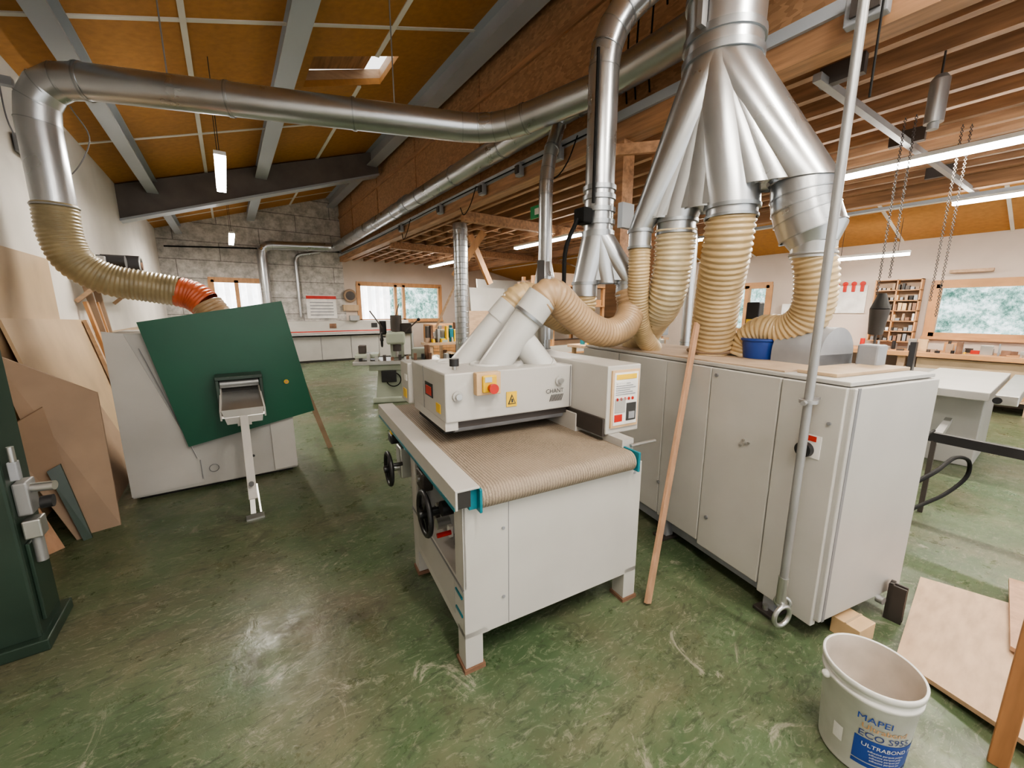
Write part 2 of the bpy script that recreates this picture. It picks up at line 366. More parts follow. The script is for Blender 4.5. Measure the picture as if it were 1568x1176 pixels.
ibeam(b,.83,4.2,-3.4,14.5,.2,.25,steelb); ibeam(b,-.86,3.66,-3.4,14.5,.16,.22,steelb); ibeam(b,3.05,4.86,-3.4,14.5,.22,.3,steelb)
b.done()
b=B('roof_rafter')
for y in (9.9,):
    b.prism([(-1.35,rz(-1.35)-.58),(3.2,rz(3.2)-.5),(3.2,rz(3.2)-.02),(-1.35,rz(-1.35)-.02)],y,y+.18,rafter)
    b.prism([(-1.35,rz(-1.35)-.62),(3.2,rz(3.2)-.54),(3.2,rz(3.2)-.5),(-1.35,rz(-1.35)-.58)],y-.05,y+.23,steelb)
b.done()

# upper OSB wall & mezzanine
b=B('wall_upper_osb'); b.box(3.3,3.36,-3.5,14.5,3.42,rz(3.3)+.05,osbm)
for y in (.6,3.05,5.5,7.95,10.4,12.85): b.box(3.285,3.3,y-.02,y+.02,3.45,rz(3.3)-.2,timber)
b.box(3.27,3.3,-3.5,14.5,4.55,4.62,timber)
b.done()
b=B('timber_edge_beam'); b.box(3.22,3.40,-3.5,14.5,3.2,3.41,timber); b.box(3.19,3.22,-3.5,14.5,3.36,3.44,steelb); b.done()
b=B('mezzanine_joists')
b.box(3.42,7.95,-3.5,14.5,3.47,3.52,deckm)
for i in range(12): x=3.66+i*.365; b.box(x-.035,x+.035,-3.5,14.5,3.27,3.47,joistm)
for i in range(12): y=7.0+i*.62; b.box(3.5,7.9,y-.03,y+.03,3.29,3.46,joistm)
b.box(7.82,7.98,-3.5,14.5,3.12,3.52,timber); b.done()
b=B('timber_cross_beam')
for y in (6.3,10.0):
    b.box(3.42,10.4,y-.06,y+.06,3.1,3.26,timber)
b.done()
b=B('steel_brace'); b.bar((3.45,1.27,3.17),(8.2,1.0,3.12),.05,.05,psteel); b.bar((8.6,4.6,3.2),(9.6,4.6,2.0),.1,.1,steelb); b.bar((7.6,-2,3.0),(7.6,6,3.0),.04,.04,steelb)
for x in (3.6,5.4,7.0): b.box(x-.03,x+.03,1.05,1.3,3.15,3.27,steeld)
b.done()
b=B('timber_post'); b.box(3.22,3.38,2.72,2.88,0,3.2,timber); b.box(3.42,3.52,2.45,2.55,0,3.2,timber); b.box(8.6,8.72,2.6,2.72,0,3.2,timber); b.done()
b=B('timber_brace')
b.bar((3.9,7.6,2.3),(4.5,7.4,3.2),.08,.14,pine); b.bar((4.9,7.8,2.2),(4.4,7.8,3.2),.08,.12,pine); b.bar((4.0,8.8,1.2),(4.6,8.4,2.7),.05,.05,lwood); b.bar((2.95,2.6,3.0),(3.3,2.2,3.0),.04,.09,timber); b.done()
b=B('spiral_duct_column'); b.cyl((3.85,7.2,0),(3.85,7.2,3.26),.14,galv)
for i in range(30): b.ring((3.85,7.2,.1+i*.105),(0,.08,1),.141,.006,galvd,24,6)
b.done()
b=B('steel_post'); b.box(8.0,8.12,4.3,4.42,0,3.1,steelb); b.box(6.1,6.2,5.0,5.1,0,3.27,steelb); b.done()

b=B('junction_box')
for y,z,w in ((3.6,3.3,.16),(4.3,3.32,.1),(5.2,3.3,.12),(6.6,3.3,.12),(8.5,3.3,.12),(2.9,3.32,.12),(.95,3.3,.2)):
    b.box(3.12,3.19,y-w/2,y+w/2,z-.07,z+.09,greyp,.008)
    b.box(3.10,3.12,y-w/3,y+w/3,z-.04,z+.05,steeld)
b.hose([(3.16,14,3.4),(3.16,10,3.35),(3.16,6,3.38),(3.16,3,3.36)],.008,rubber,pitch=.4,amp=0,seg=6)
for y in (1.6,3.3,5.4,8.0):
    b.hose([(3.17,y,3.4),(3.12,y+.1,3.15),(3.12,y+.3,3.05),(3.17,y+.5,3.2)],.007,rubber,pitch=.2,amp=0,seg=6)
for y0 in (2.1,2.25,2.35,1.7): b.hose([(3.24,y0,4.1),(3.22,y0+.05,4.5),(3.2,y0+.3,4.6),(3.24,y0+.4,3.8),(3.24,y0+.38,3.5)],.008,rubber,pitch=.2,amp=0,seg=6)
b.done()
b=B('exit_sign'); b.box(3.6,3.63,4.3,4.65,2.86,3.02,mat('exit_green',(.02,.3,.12),.4)); b.box(3.595,3.6,4.4,4.55,2.9,2.98,paper); b.box(3.61,3.62,4.47,4.48,3.0,3.27,steeld); b.done()

# ------------------------------------------------------------ ducts
b=B('extraction_trunk_duct')
b.duct([(1.0,14.2,1.1),(1.0,14.2,3.5),(3.0,13.9,3.56),(3.0,1.5,3.62),(2.75,.9,4.3)],.135,fil=.3)
b.cyl((3.0,7.85,3.6),(3.0,7.6,3.6),.15,galvd); b.done()
b=B('extraction_cross_duct')
b.duct([(-1.06,5.0,2.44),(-1.06,5.0,3.4),(2.42,3.72,3.4),(2.98,2.7,3.58)],.13,fil=.34,n=4,every=1.0)
b.box(-1.33,-1.16,5.0,5.06,3.3,3.36,galvd); b.hose([(-1.3,5.3,3.5),(-1.25,5.2,3.0),(-1.1,5.6,2.8),(-.85,5.4,3.1),(-.9,5.2,3.3)],.005,cable,pitch=.2,amp=0,seg=6)
b.box(-1.34,-1.2,5.5,5.7,2.95,3.1,greyp,.01); b.hose([(-1.3,5.6,2.95),(-1.2,5.65,2.7),(-1.25,5.7,2.3)],.008,rubber,pitch=.2,amp=0,seg=6)
b.cyl((-.2,4.69,3.4),(-.2,4.69,rz(-.2)),.006,psteel); b.cyl((1.5,4.06,3.4),(1.5,4.06,rz(1.5)),.006,psteel)
b.done()
b=B('flexible_hose')
b.hose([(-1.06,5.0,2.46),(-1.06,5.0,2.2),(-1.0,5.0,2.0),(-.82,5.0,1.87),(-.58,5.0,1.82),(-.36,4.99,1.78)],.135,hoseg,.03,.008)
b.hose([(-.36,4.99,1.78),(-.25,4.97,1.74),(-.16,4.93,1.66)],.137,hoser,.03,.006)
b.hose([(-.16,4.93,1.66),(-.1,4.9,1.55),(-.08,4.88,1.42)],.135,hoseb,.03,.008)
b.ring((-1.06,5.0,2.44),(0,0,1),.14,.008,psteel); b.done()

PX,PY=2.16,2.02
U=(0,0,1)
b=B('extraction_drop_pipe')
b.duct([(PX,PY,2.36),(PX,PY,3.4),(2.62,1.62,3.85),(3.0,1.3,3.95)],.098,fil=.26)
for z in (2.40,2.34,2.26,2.18): b.cyl((PX,PY,z),(PX,PY,z+.03),.112,galvd)
b.cyl((PX,PY,2.12),(PX,PY,2.42),.1,galv)
b.cyl((PX,PY,2.10),(PX,PY,2.14),.112,galvd)
q1=(PX+.17,PY-.15,1.80); q2=(PX-.06,PY+.05,1.78); q3=(PX+.055,PY-.05,1.79)
for q_ in (q1,q2): b.loft((PX,PY,2.12),.108,q_,.092,galv,n1=U,n2=U)
b.loft((PX,PY,2.12),.108,q3,.085,galv,n1=U,n2=U)
b.hull([((PX,PY,2.12),.095),((q1[0],q1[1],1.81),.072),((q2[0],q2[1],1.81),.072)],galv)
for dx,dy in ((.17,-.15),(-.06,.05)): b.cyl((PX+dx,PY+dy,1.70),(PX+dx,PY+dy,1.80),.088,galv); b.cyl((PX+dx,PY+dy,1.78),(PX+dx,PY+dy,1.80),.096,galvd)
b.box(PX-.2,PX+.14,PY-.02,PY+.02,2.2,2.24,steeld); b.box(PX-.2,PX-.12,PY-.06,PY+.04,2.17,2.27,rubber,.01)
b.hose([(PX-.2,PY,2.2),(PX-.3,PY,2.0),(PX-.33,PY-.02,1.75),(PX-.35,PY,1.55)],.014,rubber,pitch=.2,amp=0,seg=8)
b.box(PX+.08,PX+.2,PY-.14,PY-.1,2.16,2.32,steelb); b.cyl((PX-.12,PY-.06,2.3),(PX-.12,PY-.06,3.2),.01,rubber)
b.done()
b=B('extraction_side_pipe'); b.duct([(2.75,3.3,1.2),(2.75,3.3,3.0),(3.0,3.4,3.5)],.07,fil=.25)
b.loft((2.75,3.3,2.1),.07,(2.75,3.3,1.95),.1,galv); b.cyl((2.75,3.3,1.3),(2.75,3.3,1.95),.1,galv); b.box(2.6,2.66,3.2,3.24,1.8,2.1,steeld); b.done()

b=B('extraction_manifold')
T=(2.47,1.40); top=(*T,2.98)
b.cyl((*T,2.98),(*T,4.3),.205,galv,cap=False)
for z in (3.0,3.1,3.32): b.cyl((*T,z-.02),(*T,z+.02),.217,galvd)
outs=[((2.26,1.74,2.12),.075),((2.41,1.58,2.17),.125),((2.46,1.26,2.2),.145),((2.61,.96,2.28),.165)]
for (p,r) in outs: b.loft(top,.205,p,r,galv,40,n1=U,n2=U)
for i in range(3):
    (p,r),(q,r2)=outs[i],outs[i+1]
    zl=max(p[2],q[2])+.015
    def at(pp,rr,z):
        t=(2.98-z)/(2.98-pp[2]); return ((top[0]+(pp[0]-top[0])*t,top[1]+(pp[1]-top[1])*t,z),(.205+(rr-.205)*t)*.86)
    b.hull([(top,.19),at(p,r,zl),at(q,r2,zl)],galv,40)
    for t in ((.5,) if i<2 else (.36,.64)):
        m_=(p[0]+(q[0]-p[0])*t,p[1]+(q[1]-p[1])*t,zl-.01)
        b.loft(top,.2,m_,(r*(1-t)+r2*t)*.92,galv,32,n1=U,n2=U)
for (p,r),dz in zip(outs,(.12,.09,.07,.0)):
    if dz:
        rr=r*.94; b.cyl((p[0],p[1],p[2]-dz),p,rr,galv); b.cyl((p[0],p[1],p[2]-.02),(p[0],p[1],p[2]),r+.006,galvd); b.cyl((p[0],p[1],p[2]-dz),(p[0],p[1],p[2]-dz+.015),rr+.008,galvd)
p=outs[3][0]
b.duct([p,(2.61,.95,2.16),(2.63,.9,2.02)],.155,fil=.1,n=2,seams=True)
b.loft((2.63,.9,2.03),.155,(2.62,.88,1.94),.105,galv); b.cyl((2.62,.88,1.88),(2.62,.88,1.96),.105,galv)
for s_ in (-1,1):
    b.box(T[0]+s_*.21,T[0]+s_*.26,T[1]-.015,T[1]+.015,3.1,3.25,psteel); b.cyl((T[0]+s_*.24,T[1],3.2),(T[0]+s_*.3,T[1],3.9),.012,rubber)
b.done()
b=B('flexible_hose')
b.hose([(2.26,1.74,2.02),(2.28,1.75,1.85),(2.36,1.8,1.6),(2.52,1.86,1.42),(2.64,1.86,1.31)],.068,hose,.02,.005); b.done()
b=B('flexible_hose')
b.hose([(2.41,1.58,2.12),(2.43,1.60,1.9),(2.49,1.68,1.68),(2.66,1.93,1.48),(2.83,2.16,1.31)],.116,hosep,.028,.012,jit=.003); b.done()
b=B('flexible_hose')
b.hose([(2.46,1.26,2.16),(2.50,1.29,1.95),(2.62,1.38,1.65),(2.74,1.46,1.31)],.132,hose,.032,.009)
b.ring((2.74,1.46,1.325),(0,0,1),.14,.015,mdf); b.done()
b=B('flexible_hose')
b.hose([(2.62,.88,1.92),(2.66,.86,1.76),(2.72,.89,1.58),(2.76,1.0,1.48),(2.79,1.14,1.47),(2.81,1.24,1.40),(2.81,1.27,1.31)],.100,hose,.028,.008); b.ring((2.62,.88,1.9),(0,0,1),.105,.008,psteel); b.done()
b=B('flexible_hose')
b.hose([(2.33,1.87,1.74),(2.33,1.84,1.62),(2.22,1.80,1.50),(2.04,1.79,1.455),(1.87,1.80,1.50),(1.70,1.80,1.60),(1.60,1.80,1.675),(1.535,1.81,1.69),(1.49,1.832,1.65)],.092,hoseb,.026,.006)
b.done()
b=B('flexible_hose')
b.hose([(2.10,2.07,1.74),(2.11,2.09,1.62),(1.98,2.09,1.52),(1.78,2.07,1.58),(1.6,2.03,1.68),(1.49,2.03,1.68),(1.43,2.057,1.615)],.082,hose,.026,.006)
b.done()

# ------------------------------------------------------------ wide belt sander (local frame)
b=B('wide_belt_sander',(.70,1.35,0),R(-7))
W_=1.02
b.box(0,W_,0,.012,.17,.80,white,.003)
b.box(W_-.012,W_,.012,.86,.17,.80,white); b.box(0,.012,.012,.86,.17,.42,white); b.box(0,W_,.85,.862,.17,.8,white)
b.box(.0,W_,.0,.86,.795,.815,white,.004)
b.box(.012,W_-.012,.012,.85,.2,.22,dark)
for x0,x1 in ((0,.085),(W_-.085,W_)):
    for y0,y1 in ((0,.09),(.77,.862)):
        b.box(x0,x1,y0,y1,.02,.2,white,.003); b.box(x0-.008,x1+.008,y0-.008,y1+.008,0,.02,rust)
b.prism([(.085,.17),(.085,.21),(.12,.17)],0,.012,white)
b.box(.215,.218,-.001,.001,.17,.80,cable)
b.cyl((.19,-.004,.66),(.19,.0,.66),.008,greyp); b.cyl((.19,-.004,.32),(.19,.0,.32),.008,greyp); b.cyl((.97,-.004,.76),(.97,.0,.76),.008,greyp)
# left control recess
b.box(.09,.10,.02,.85,.42,.8,greyp); b.box(-.0,.012,.0,.10,.42,.8,white); b.box(0,.012,.76,.86,.42,.8,white)
b.box(0,.10,.1,.76,.42,.43,white); b.box(-.002,.004,.12,.74,.22,.40,white2)
b.box(-.004,.0,-.0,.86,.405,.415,cable); b.box(-.006,.004,.02,.10,.36,.37,teal); b.box(-.006,.004,.02,.1,.27,.28,teal)
b.cyl((.0,.36,.64),(.1,.36,.64),.02,bsteel); b.wheel((-.06,.36,.62),(1,0,0),.105,black); b.cyl((-.06,.36,.62),(.09,.36,.62),.022,black)
b.cyl((-.02,.22,.7),(.09,.22,.7),.035,black); b.cyl((-.04,.56,.72),(.09,.56,.72),.018,bsteel); b.box(-.03,.03,.5,.62,.66,.76,steeld,.01)
b.cyl((-.02,.3,.52),(.05,.3,.52),.012,red); b.box(.06,.09,.14,.26,.48,.58,greyp,.005); b.cyl((.02,.44,.5),(.09,.44,.5),.03,bsteel)
for k in range(5): b.box(.07,.09,.16+k*.11,.2+k*.11,.44,.50,(bsteel,black,paper,bsteel,steeld)[k])
b.wheel((-.10,1.02,.62),(1,0,0),.10,black); b.cyl((-.1,1.02,.62),(.1,1.02,.62),.02,bsteel); b.box(-.04,.08,.96,1.08,.56,.76,bsteel,.01)
b.box(-.06,-.0,1.12,1.22,.74,.8,black,.01); b.box(-.05,-.02,1.15,1.19,.76,.82,yellow)
# conveyor bed
b.box(.08,.95,.02,1.58,.80,.86,greyp)
def beltsurf():
    bb=bmesh.new(); pr=[]
    r=.052; zc=.838
    pr=[(1.58,zc+r)]
    for k in range(13):
        t=R(90)+R(180)*k/12; pr.append((r*math.cos(t),zc+r*math.sin(t)))
    pr+= [(.2,zc-r)]
    A=[bb.verts.new((.07,y,z)) for y,z in pr]; C=[bb.verts.new((.925,y,z)) for y,z in pr]
    for i in range(len(pr)-1): bb.faces.new((A[i],C[i],C[i+1],A[i+1]))
    b.merge(bb,belt,None,True)
beltsurf()
b.cyl((.06,0,.838),(.935,0,.838),.046,bsteel)
b.box(-.045,.06,-.05,1.62,.895,.905,white,.002); b.box(-.045,-.035,-.05,1.62,.82,.90,white,.002); b.box(.02,.06,-.03,1.6,.80,.897,teal)
b.box(-.04,.02,-.048,-.044,.825,.895,dark); b.box(-.048,-.045,-.04,1.6,.815,.83,teal)  # dark plate closes the rail end, painting the shade of its hollow
b.box(.055,.068,-.06,.10,.79,.895,teal,.004); b.box(.93,.945,-.06,.10,.79,.895,teal,.004)
b.box(.945,.985,-.02,1.58,.82,.87,white,.003); b.cyl((.96,.03,.90),(1.14,.03,.90),.009,bsteel); b.box(.92,1.0,.05,.2,.87,.93,white2)
# hood
b.box(.10,.90,.47,1.12,1.025,1.285,white,.008)
b.box(.07,.14,1.12,1.32,1.0,1.27,white,.008); b.box(.14,.9,1.12,1.3,1.03,1.26,white,.006)
b.box(.13,.88,.60,1.1,.93,1.03,dark); b.box(.10,.17,.48,1.1,.98,1.03,white); b.box(.14,.88,.50,.60,.985,1.03,steeld); b.cyl((.17,.56,.975),(.88,.56,.975),.03,greyp)  # near-black box stands in for the shadow gap below the hood
b.box(.88,1.0,.40,1.3,.82,1.0,white,.005)
# right tower
b.box(.90,1.14,.16,1.25,.93,1.31,white,.006)
b.box(.885,.905,.17,1.2,.92,1.02,steeld); b.box(.925,1.122,.150,.16,.965,1.285,kraft); b.box(.938,1.109,.146,.151,.98,1.272,paper)
b.box(.95,1.095,.143,.147,1.235,1.262,yellow); b.box(.945,1.02,.143,.147,1.20,1.225,paper)
for k in range(6): b.box(.948,1.09-.02*(k%3),.143,.147,1.15+.012*k,1.154+.012*k,greyp)
b.box(.945,1.02,.143,.147,1.05,1.13,white2); b.box(1.03,1.10,.143,.147,1.0,1.1,ink); b.box(.945,1.0,.143,.147,1.0,1.04,red); b.box(1.045,1.088,.14,.145,1.01,1.05,greyp)
for k in range(5): b.cyl((.96+.028*k,.143,1.125),(.96+.028*k,.147,1.125),.009,red)
y=.468
b.box(.255,.395,y-.045,y,1.165,1.285,kraft,.004); b.box(.285,.365,y-.06,y-.04,1.18,1.27,yellow,.006)
b.cyl((.33,y-.06,1.205),(.33,y-.085,1.205),.02,red); b.cyl((.33,y-.085,1.205),(.33,y-.1,1.205),.026,red); b.box(.295,.335,y-.063,y-.058,1.235,1.262,bsteel)
b.box(.45,.515,y-.003,y,1.075,1.16,yellow); b.prism([(.458,1.09),(.507,1.09),(.4825,1.145)],y-.006,y-.003,ink); b.prism([(.466,1.095),(.499,1.095),(.4825,1.132)],y-.008,y-.005,yellow); b.box(.477,.488,y-.01,y-.006,1.1,1.12,ink)
for x,z in ((.165,1.165),(.80,1.195)):
    b.cyl((x,y,z),(x,y-.012,z),.028,white2); b.cyl((x,y-.012,z),(x,y-.03,z),.016,bsteel)
b.text('CHANT',.036,ink,lambda x,z_: (.77+x,y-.004,1.125+z_))
for k in range(9): b.bar((.735+.010*k,y-.003,1.075),(.75+.010*k,y-.003,1.115),.003,.003,ink)
b.box(.096,.1,.55,.62,1.06,1.11,yellow); b.box(.096,.1,.68,.82,1.12,1.2,black); b.box(.094,.097,.70,.80,1.13,1.18,red); b.box(.066,.07,1.17,1.25,1.03,1.09,yellow); b.box(.066,.07,1.14,1.2,1.15,1.19,paper)
b.box(.098,.101,.86,.864,1.03,1.28,cable)
b.box(.88,.884,.466,.469,1.03,1.28,cable)
for x,yy in ((.20,.60),(.74,.62),(.82,1.0)):
    b.cyl((x,yy,1.28),(x,yy,1.31),.012,bsteel); b.cyl((x,yy,1.305),(x,yy,1.345),.026,black)
Mi=(Matrix.Translation((.70,1.35,0))@Matrix.Rotation(R(-7),4,'Z')).inverted()
l=lambda *p: Mi@Vector(p)
b.cyl(l(1.24,2.01,1.22),l(1.47,1.845,1.62),.088,wpipe); b.cyl(l(1.44,1.866,1.57),l(1.505,1.82,1.68),.096,wpipe)
b.cyl(l(1.435,1.869,1.56),l(1.445,1.863,1.575),.1,galvd)
b.cyl(l(1.12,2.23,1.2),l(1.40,2.07,1.58),.078,wpipe); b.cyl(l(1.37,2.09,1.54),l(1.44,2.05,1.63),.086,wpipe)
b.cyl(l(1.58,1.86,1.22),l(1.37,1.93,1.5),.078,wpipe); b.cyl(l(1.57,1.863,1.235),l(1.55,1.87,1.26),.086,wpipe)
b.ring(l(1.24,2.01,1.285),(0,0,1),.1,.012,wpipe); b.ring(l(1.12,2.23,1.28),(0,0,1),.095,.012,wpipe)
b.done()

# ------------------------------------------------------------ dust extractor cabinet (local frame)
b=B('dust_extractor_cabinet',(2.16,.52,0),R(-13))
Wc,Lc=.70,2.1
b.box(.02,Wc-.02,.02,Lc-.02,.14,1.28,white2)
b.box(0,Wc,0,Lc,1.275,1.295,white2,.004); b.box(.02,Wc-.02,.3,Lc-.02,1.295,1.303,topdust); b.box(.08,Wc,.10,.28,1.295,1.312,ply,.003)
ys=[0.0,.285,.70,1.06,1.58,2.1]; zb=[.09,.13,.15,.16,.16]
for i in range(5):
    b.box(-.018,.02,ys[i]+.003,ys[i+1]-.003,zb[i],1.27,white,.005)
b.box(0,Wc,-.02,.02,.12,1.27,white2,.006); b.box(Wc-.02,Wc+.012,.02,Lc,.14,1.27,white2,.004)
b.box(.02,.04,-.022,-.018,.12,1.27,cable)
for yy,zz in ((.69,1.23),(.67,.34),(1.55,1.2),(1.09,.4)): b.cyl((-.018,yy-.03,zz),(-.026,yy-.03,zz),.011,cable)
for dy,dz in ((0,.0),(.025,-.015),(-.022,.012),(.01,.02)): b.cyl((-.018,.44+dy,.88+dz),(-.03,.44+dy,.88+dz),.006,bsteel)
b.box(-.022,-.017,.07,.17,.92,1.03,paper); b.box(-.024,-.021,.09,.15,1.0,1.025,red); b.cyl((-.02,.13,.955),(-.05,.13,.955),.036,black); b.box(-.07,-.045,.12,.14,.925,.985,black,.004)
b.cyl((-.018,.05,1.1),(-.026,.05,1.1),.008,cable)
b.box(.05,Wc-.05,.25,Lc-.02,.05,.14,greyp)
for yy in (.22,1.0,1.9):
    b.box(.0,.06,yy-.03,yy+.03,.02,.16,greyp); b.box(-.05,.09,yy-.05,yy+.05,0,.02,steeld,.004); b.cyl((-.02,yy,.02),(-.02,yy,.045),.014,bsteel)
for yy in (.22,1.0,1.9): b.box(Wc-.08,Wc-.02,yy-.03,yy+.03,0,.16,greyp)
b.cyl((Wc+.01,.12,.62),(Wc+.04,.12,.62),.03,black); b.cyl((Wc*.7,-.02,.11),(Wc*.7,-.05,.11),.02,psteel)
b.cyl((.52,.35,1.36),(.52,.62,1.36),.15,greyp); b.box(.37,.67,.35,.62,1.295,1.36,greyp); b.box(.6,.69,.2,.3,1.3,1.42,greyp,.01)
b.cyl((.45,.74,1.30),(.45,.74,1.42),.1,blue,r2=.115); b.ring((.45,.74,1.42),(0,0,1),.115,.01,blue)
b.done()
b=B('wooden_slat'); b.bar((1.72,1.14,.01),(2.42,1.39,1.52),.045,.02,slatm,.002,up=(0,1,0)); b.done()
b=B('steel_support_pole')
X,Y=2.045,.63
b.cyl((X,Y,.27),(X,Y,4.7),.0175,psteel); b.cyl((X,Y,.2),(X,Y,.34),.021,bsteel)
b.ring((X-.02,Y-.02,.15),(.3,1,0),.05,.011,bsteel); b.ring((X+.03,Y+.0,.19),(1,.5,0),.03,.009,bsteel)
b.cyl((X,Y,1.2),(X,Y,1.215),.036,psteel); b.bar((X,Y,1.21),(X+.1,Y+.0,1.21),.03,.012,psteel); b.cyl((X-.03,Y,1.205),(X-.06,Y,1.205),.01,psteel)
b.cyl((X+.03,Y-.05,2.4),(X+.03,Y-.05,4.7),.004,rubber)
b.done()

# ------------------------------------------------------------ left machine
b=B('panel_machine_cabinet')
b.box(-.82,.42,4.40,5.25,.03,1.42,white2,.01)
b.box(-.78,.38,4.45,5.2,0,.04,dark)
b.slab([(-.82,4.39,.05),(-.33,4.39,.07),(-.35,4.39,.30),(-.70,4.39,1.42),(-.82,4.39,1.44)],(0,.012,0),white)
b.bar((-.34,4.385,.10),(-.34,4.385,.28),.006,.006,cable); b.bar((-.36,4.385,.30),(-.62,4.385,1.30),.005,.005,cable)
b.ring((-.25,4.395,.18),(0,1,0),.035,.003,cable); b.box(.22,.42,4.385,4.4,.05,.62,white,.004)
b.cyl((-.08,4.88,1.4),(-.08,4.88,1.50),.15,galv)
b.done()
b=B('green_panel')
b.slab([(-.60,4.33,1.51),(.42,4.33,1.69),(.61,4.33,.61),(-.40,4.33,.43)],(0,.03,0),green)
b.cyl((.39,4.31,.93),(.39,4.33,.93),.02,yellow); b.cyl((.39,4.30,.93),(.39,4.32,.93),.012,pine)
b.done()
b=B('outfeed_chute_bracket')
b.box(-.15,.19,4.10,4.33,1.02,1.05,dgreen,.004); b.box(-.15,-.125,4.12,4.33,.72,1.04,dgreen,.004); b.box(.165,.19,4.12,4.33,.72,1.04,dgreen,.004)
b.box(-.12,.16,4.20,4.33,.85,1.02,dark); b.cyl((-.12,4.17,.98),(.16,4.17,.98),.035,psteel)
b.slab([(-.11,4.22,.92),(.15,4.22,.92),(.17,3.98,.74),(-.13,3.98,.74)],(0,-.01,-.02),bsteel)
b.slab([(-.11,4.22,.98),(-.13,3.98,.78),(-.13,3.98,.70),(-.11,4.22,.86)],(-.012,0,0),white); b.slab([(.15,4.22,.98),(.17,3.98,.78),(.17,3.98,.70),(.15,4.22,.86)],(.012,0,0),white)
b.slab([(-.13,3.97,.79),(.17,3.97,.79),(.15,4.0,.66),(-.10,4.0,.66)],(0,-.012,0),white)
b.bar((.02,3.98,.72),(.01,3.6,.12),.06,.035,white,.004); b.bar((.01,3.66,.22),(.0,3.55,.02),.035,.02,bsteel); b.bar((.045,3.66,.22),(.05,3.55,.02),.012,.02,bsteel)
b.box(-.05,.07,3.48,3.56,0,.012,bsteel); b.cyl((.01,3.62,.24),(.01,3.58,.26),.018,black); b.box(-.03,.07,3.98,4.05,.64,.72,white); b.cyl((.05,3.79,.42),(.05,3.78,.42),.01,black)
b.done()
b=B('wooden_slat'); b.bar((.82,4.9,.01),(.48,4.5,1.15),.05,.02,mdf,up=(0,1,0)); b.done()
b=B('leaning_boards')
b.slab([(-1.30,4.10,1.33),(-.88,4.28,.98),(-.83,3.98,0),(-1.06,3.93,0)],(-.0,.02,0),mdf)
b.slab([(-1.32,4.0,.80),(-1.10,4.02,.95),(-.98,3.9,.0),(-1.04,3.88,0)],(-.01,.02,0),mdf)
b.slab([(-1.12,3.92,.52),(-1.06,3.95,.55),(-.96,3.86,0),(-1.0,3.84,0)],(-.0,.018,0),dgreen)
b.slab([(-1.31,3.7,.62),(-1.25,3.85,.66),(-1.08,3.8,0),(-1.14,3.74,0)],(-.015,.02,0),slatm)
b.slab([(-1.33,4.4,1.55),(-1.33,6.5,1.5),(-1.05,6.5,0),(-1.05,4.4,0)],(.02,0,0),ply)
b.slab([(-1.31,4.5,1.1),(-1.31,5.6,1.1),(-.95,5.6,0),(-.95,4.5,0)],(.02,0,0),mdf)
for i in range(7): b.bar((-1.0-.02*i,6.3+i*.12,0),(-1.28,6.3+i*.14,1.5+.2*(i%3)),.06,.03,(lwood,pine,mdf)[i%3])
b.done()
b=B('green_woodworking_machine')
b.box(-1.33,-.89,2.66,2.93,.05,1.75,dgreen,.012); b.box(-1.34,-.86,2.62,2.97,0,.06,dgreen,.006)
b.box(-.89,-.875,2.70,2.86,.12,.52,dgreen,.004)
b.box(-.89,-.84,2.70,2.80,.66,.82,psteel,.008); b.cyl((-.84,2.74,.78),(-.76,2.72,.78),.022,bsteel); b.cyl((-.82,2.74,.70),(-.78,2.74,.70),.03,black); b.box(-.88,-.82,2.68,2.76,.55,.64,bsteel,.006); b.cyl((-.85,2.72,.56),(-.85,2.72,.42),.02,psteel); b.box(-.88,-.85,2.68,2.72,.84,.93,greyp,.005); b.cyl((-.86,2.69,.93),(-.86,2.69,1.0),.012,bsteel)
b.done()
b=B('wall_tool_shelf'); b.box(-1.34,-.95,6.3,8.3,2.02,2.05,lwood)
for y in (6.4,8.2): b.bar((-1.34,y,1.7),(-1.0,y,2.02),.04,.04,lwood)
for i in range(9):
    y=6.4+i*.2; b.box(-1.3,-1.05,y,y+.13,2.05,2.12+random.random()*.12,(psteel,black,rust,paper,kraft)[i%5],.01)
b.cyl((-1.0,7.2,2.17),(-.86,7.2,2.17),.13,black); b.cyl((-.86,7.2,2.17),(-.84,7.2,2.17),.05,rust); b.ring((-.86,7.2,2.17),(1,0,0),.11,.015,psteel)
b.cyl((-1.1,6.5,2.15),(-.9,6.5,2.15),.08,black); b.done()

# ------------------------------------------------------------ bucket
b=B('plastic_bucket',(1.74,.235,0))
S=48
def rev(prof,m):
    bb=bmesh.new(); prev=None
    for r,z in prof:
        cur=[bb.verts.new((r*math.cos(2*math.pi*k/S),r*math.sin(2*math.pi*k/S),z)) for k in range(S)]
        if prev:
            for k in range(S): bb.faces.new((prev[k],prev[(k+1)%S],cur[(k+1)%S],cur[k]))
        prev=cur
    b.merge(bb,m,None,True)
rev([(.0,.002),(.113,.002),(.117,.01),(.1325,.30),(.1385,.302),(.1385,.315),(.134,.318),(.1345,.335),(.1405,.338),(.142,.36),(.139,.363),(.134,.36)],bucketm)
rev([(.134,.36),(.130,.30),(.113,.012),(0,.012)],bucketi)
rad=lambda z:.117+(.1325-.117)*(z-.01)/.29+.0008
a0=math.atan2(-.235,-1.74)+R(16)
def patch(a1,a2,z1,z2,m,o=0.):
    bb=bmesh.new(); n=20; P=[[bb.verts.new(((rad(z)+o)*math.cos(a1+(a2-a1)*k/n),(rad(z)+o)*math.sin(a1+(a2-a1)*k/n),z)) for k in range(n+1)] for z in (z1,z2)]
    for k in range(n): bb.faces.new((P[0][k],P[0][k+1],P[1][k+1],P[1][k]))
    b.merge(bb,m,None,True)
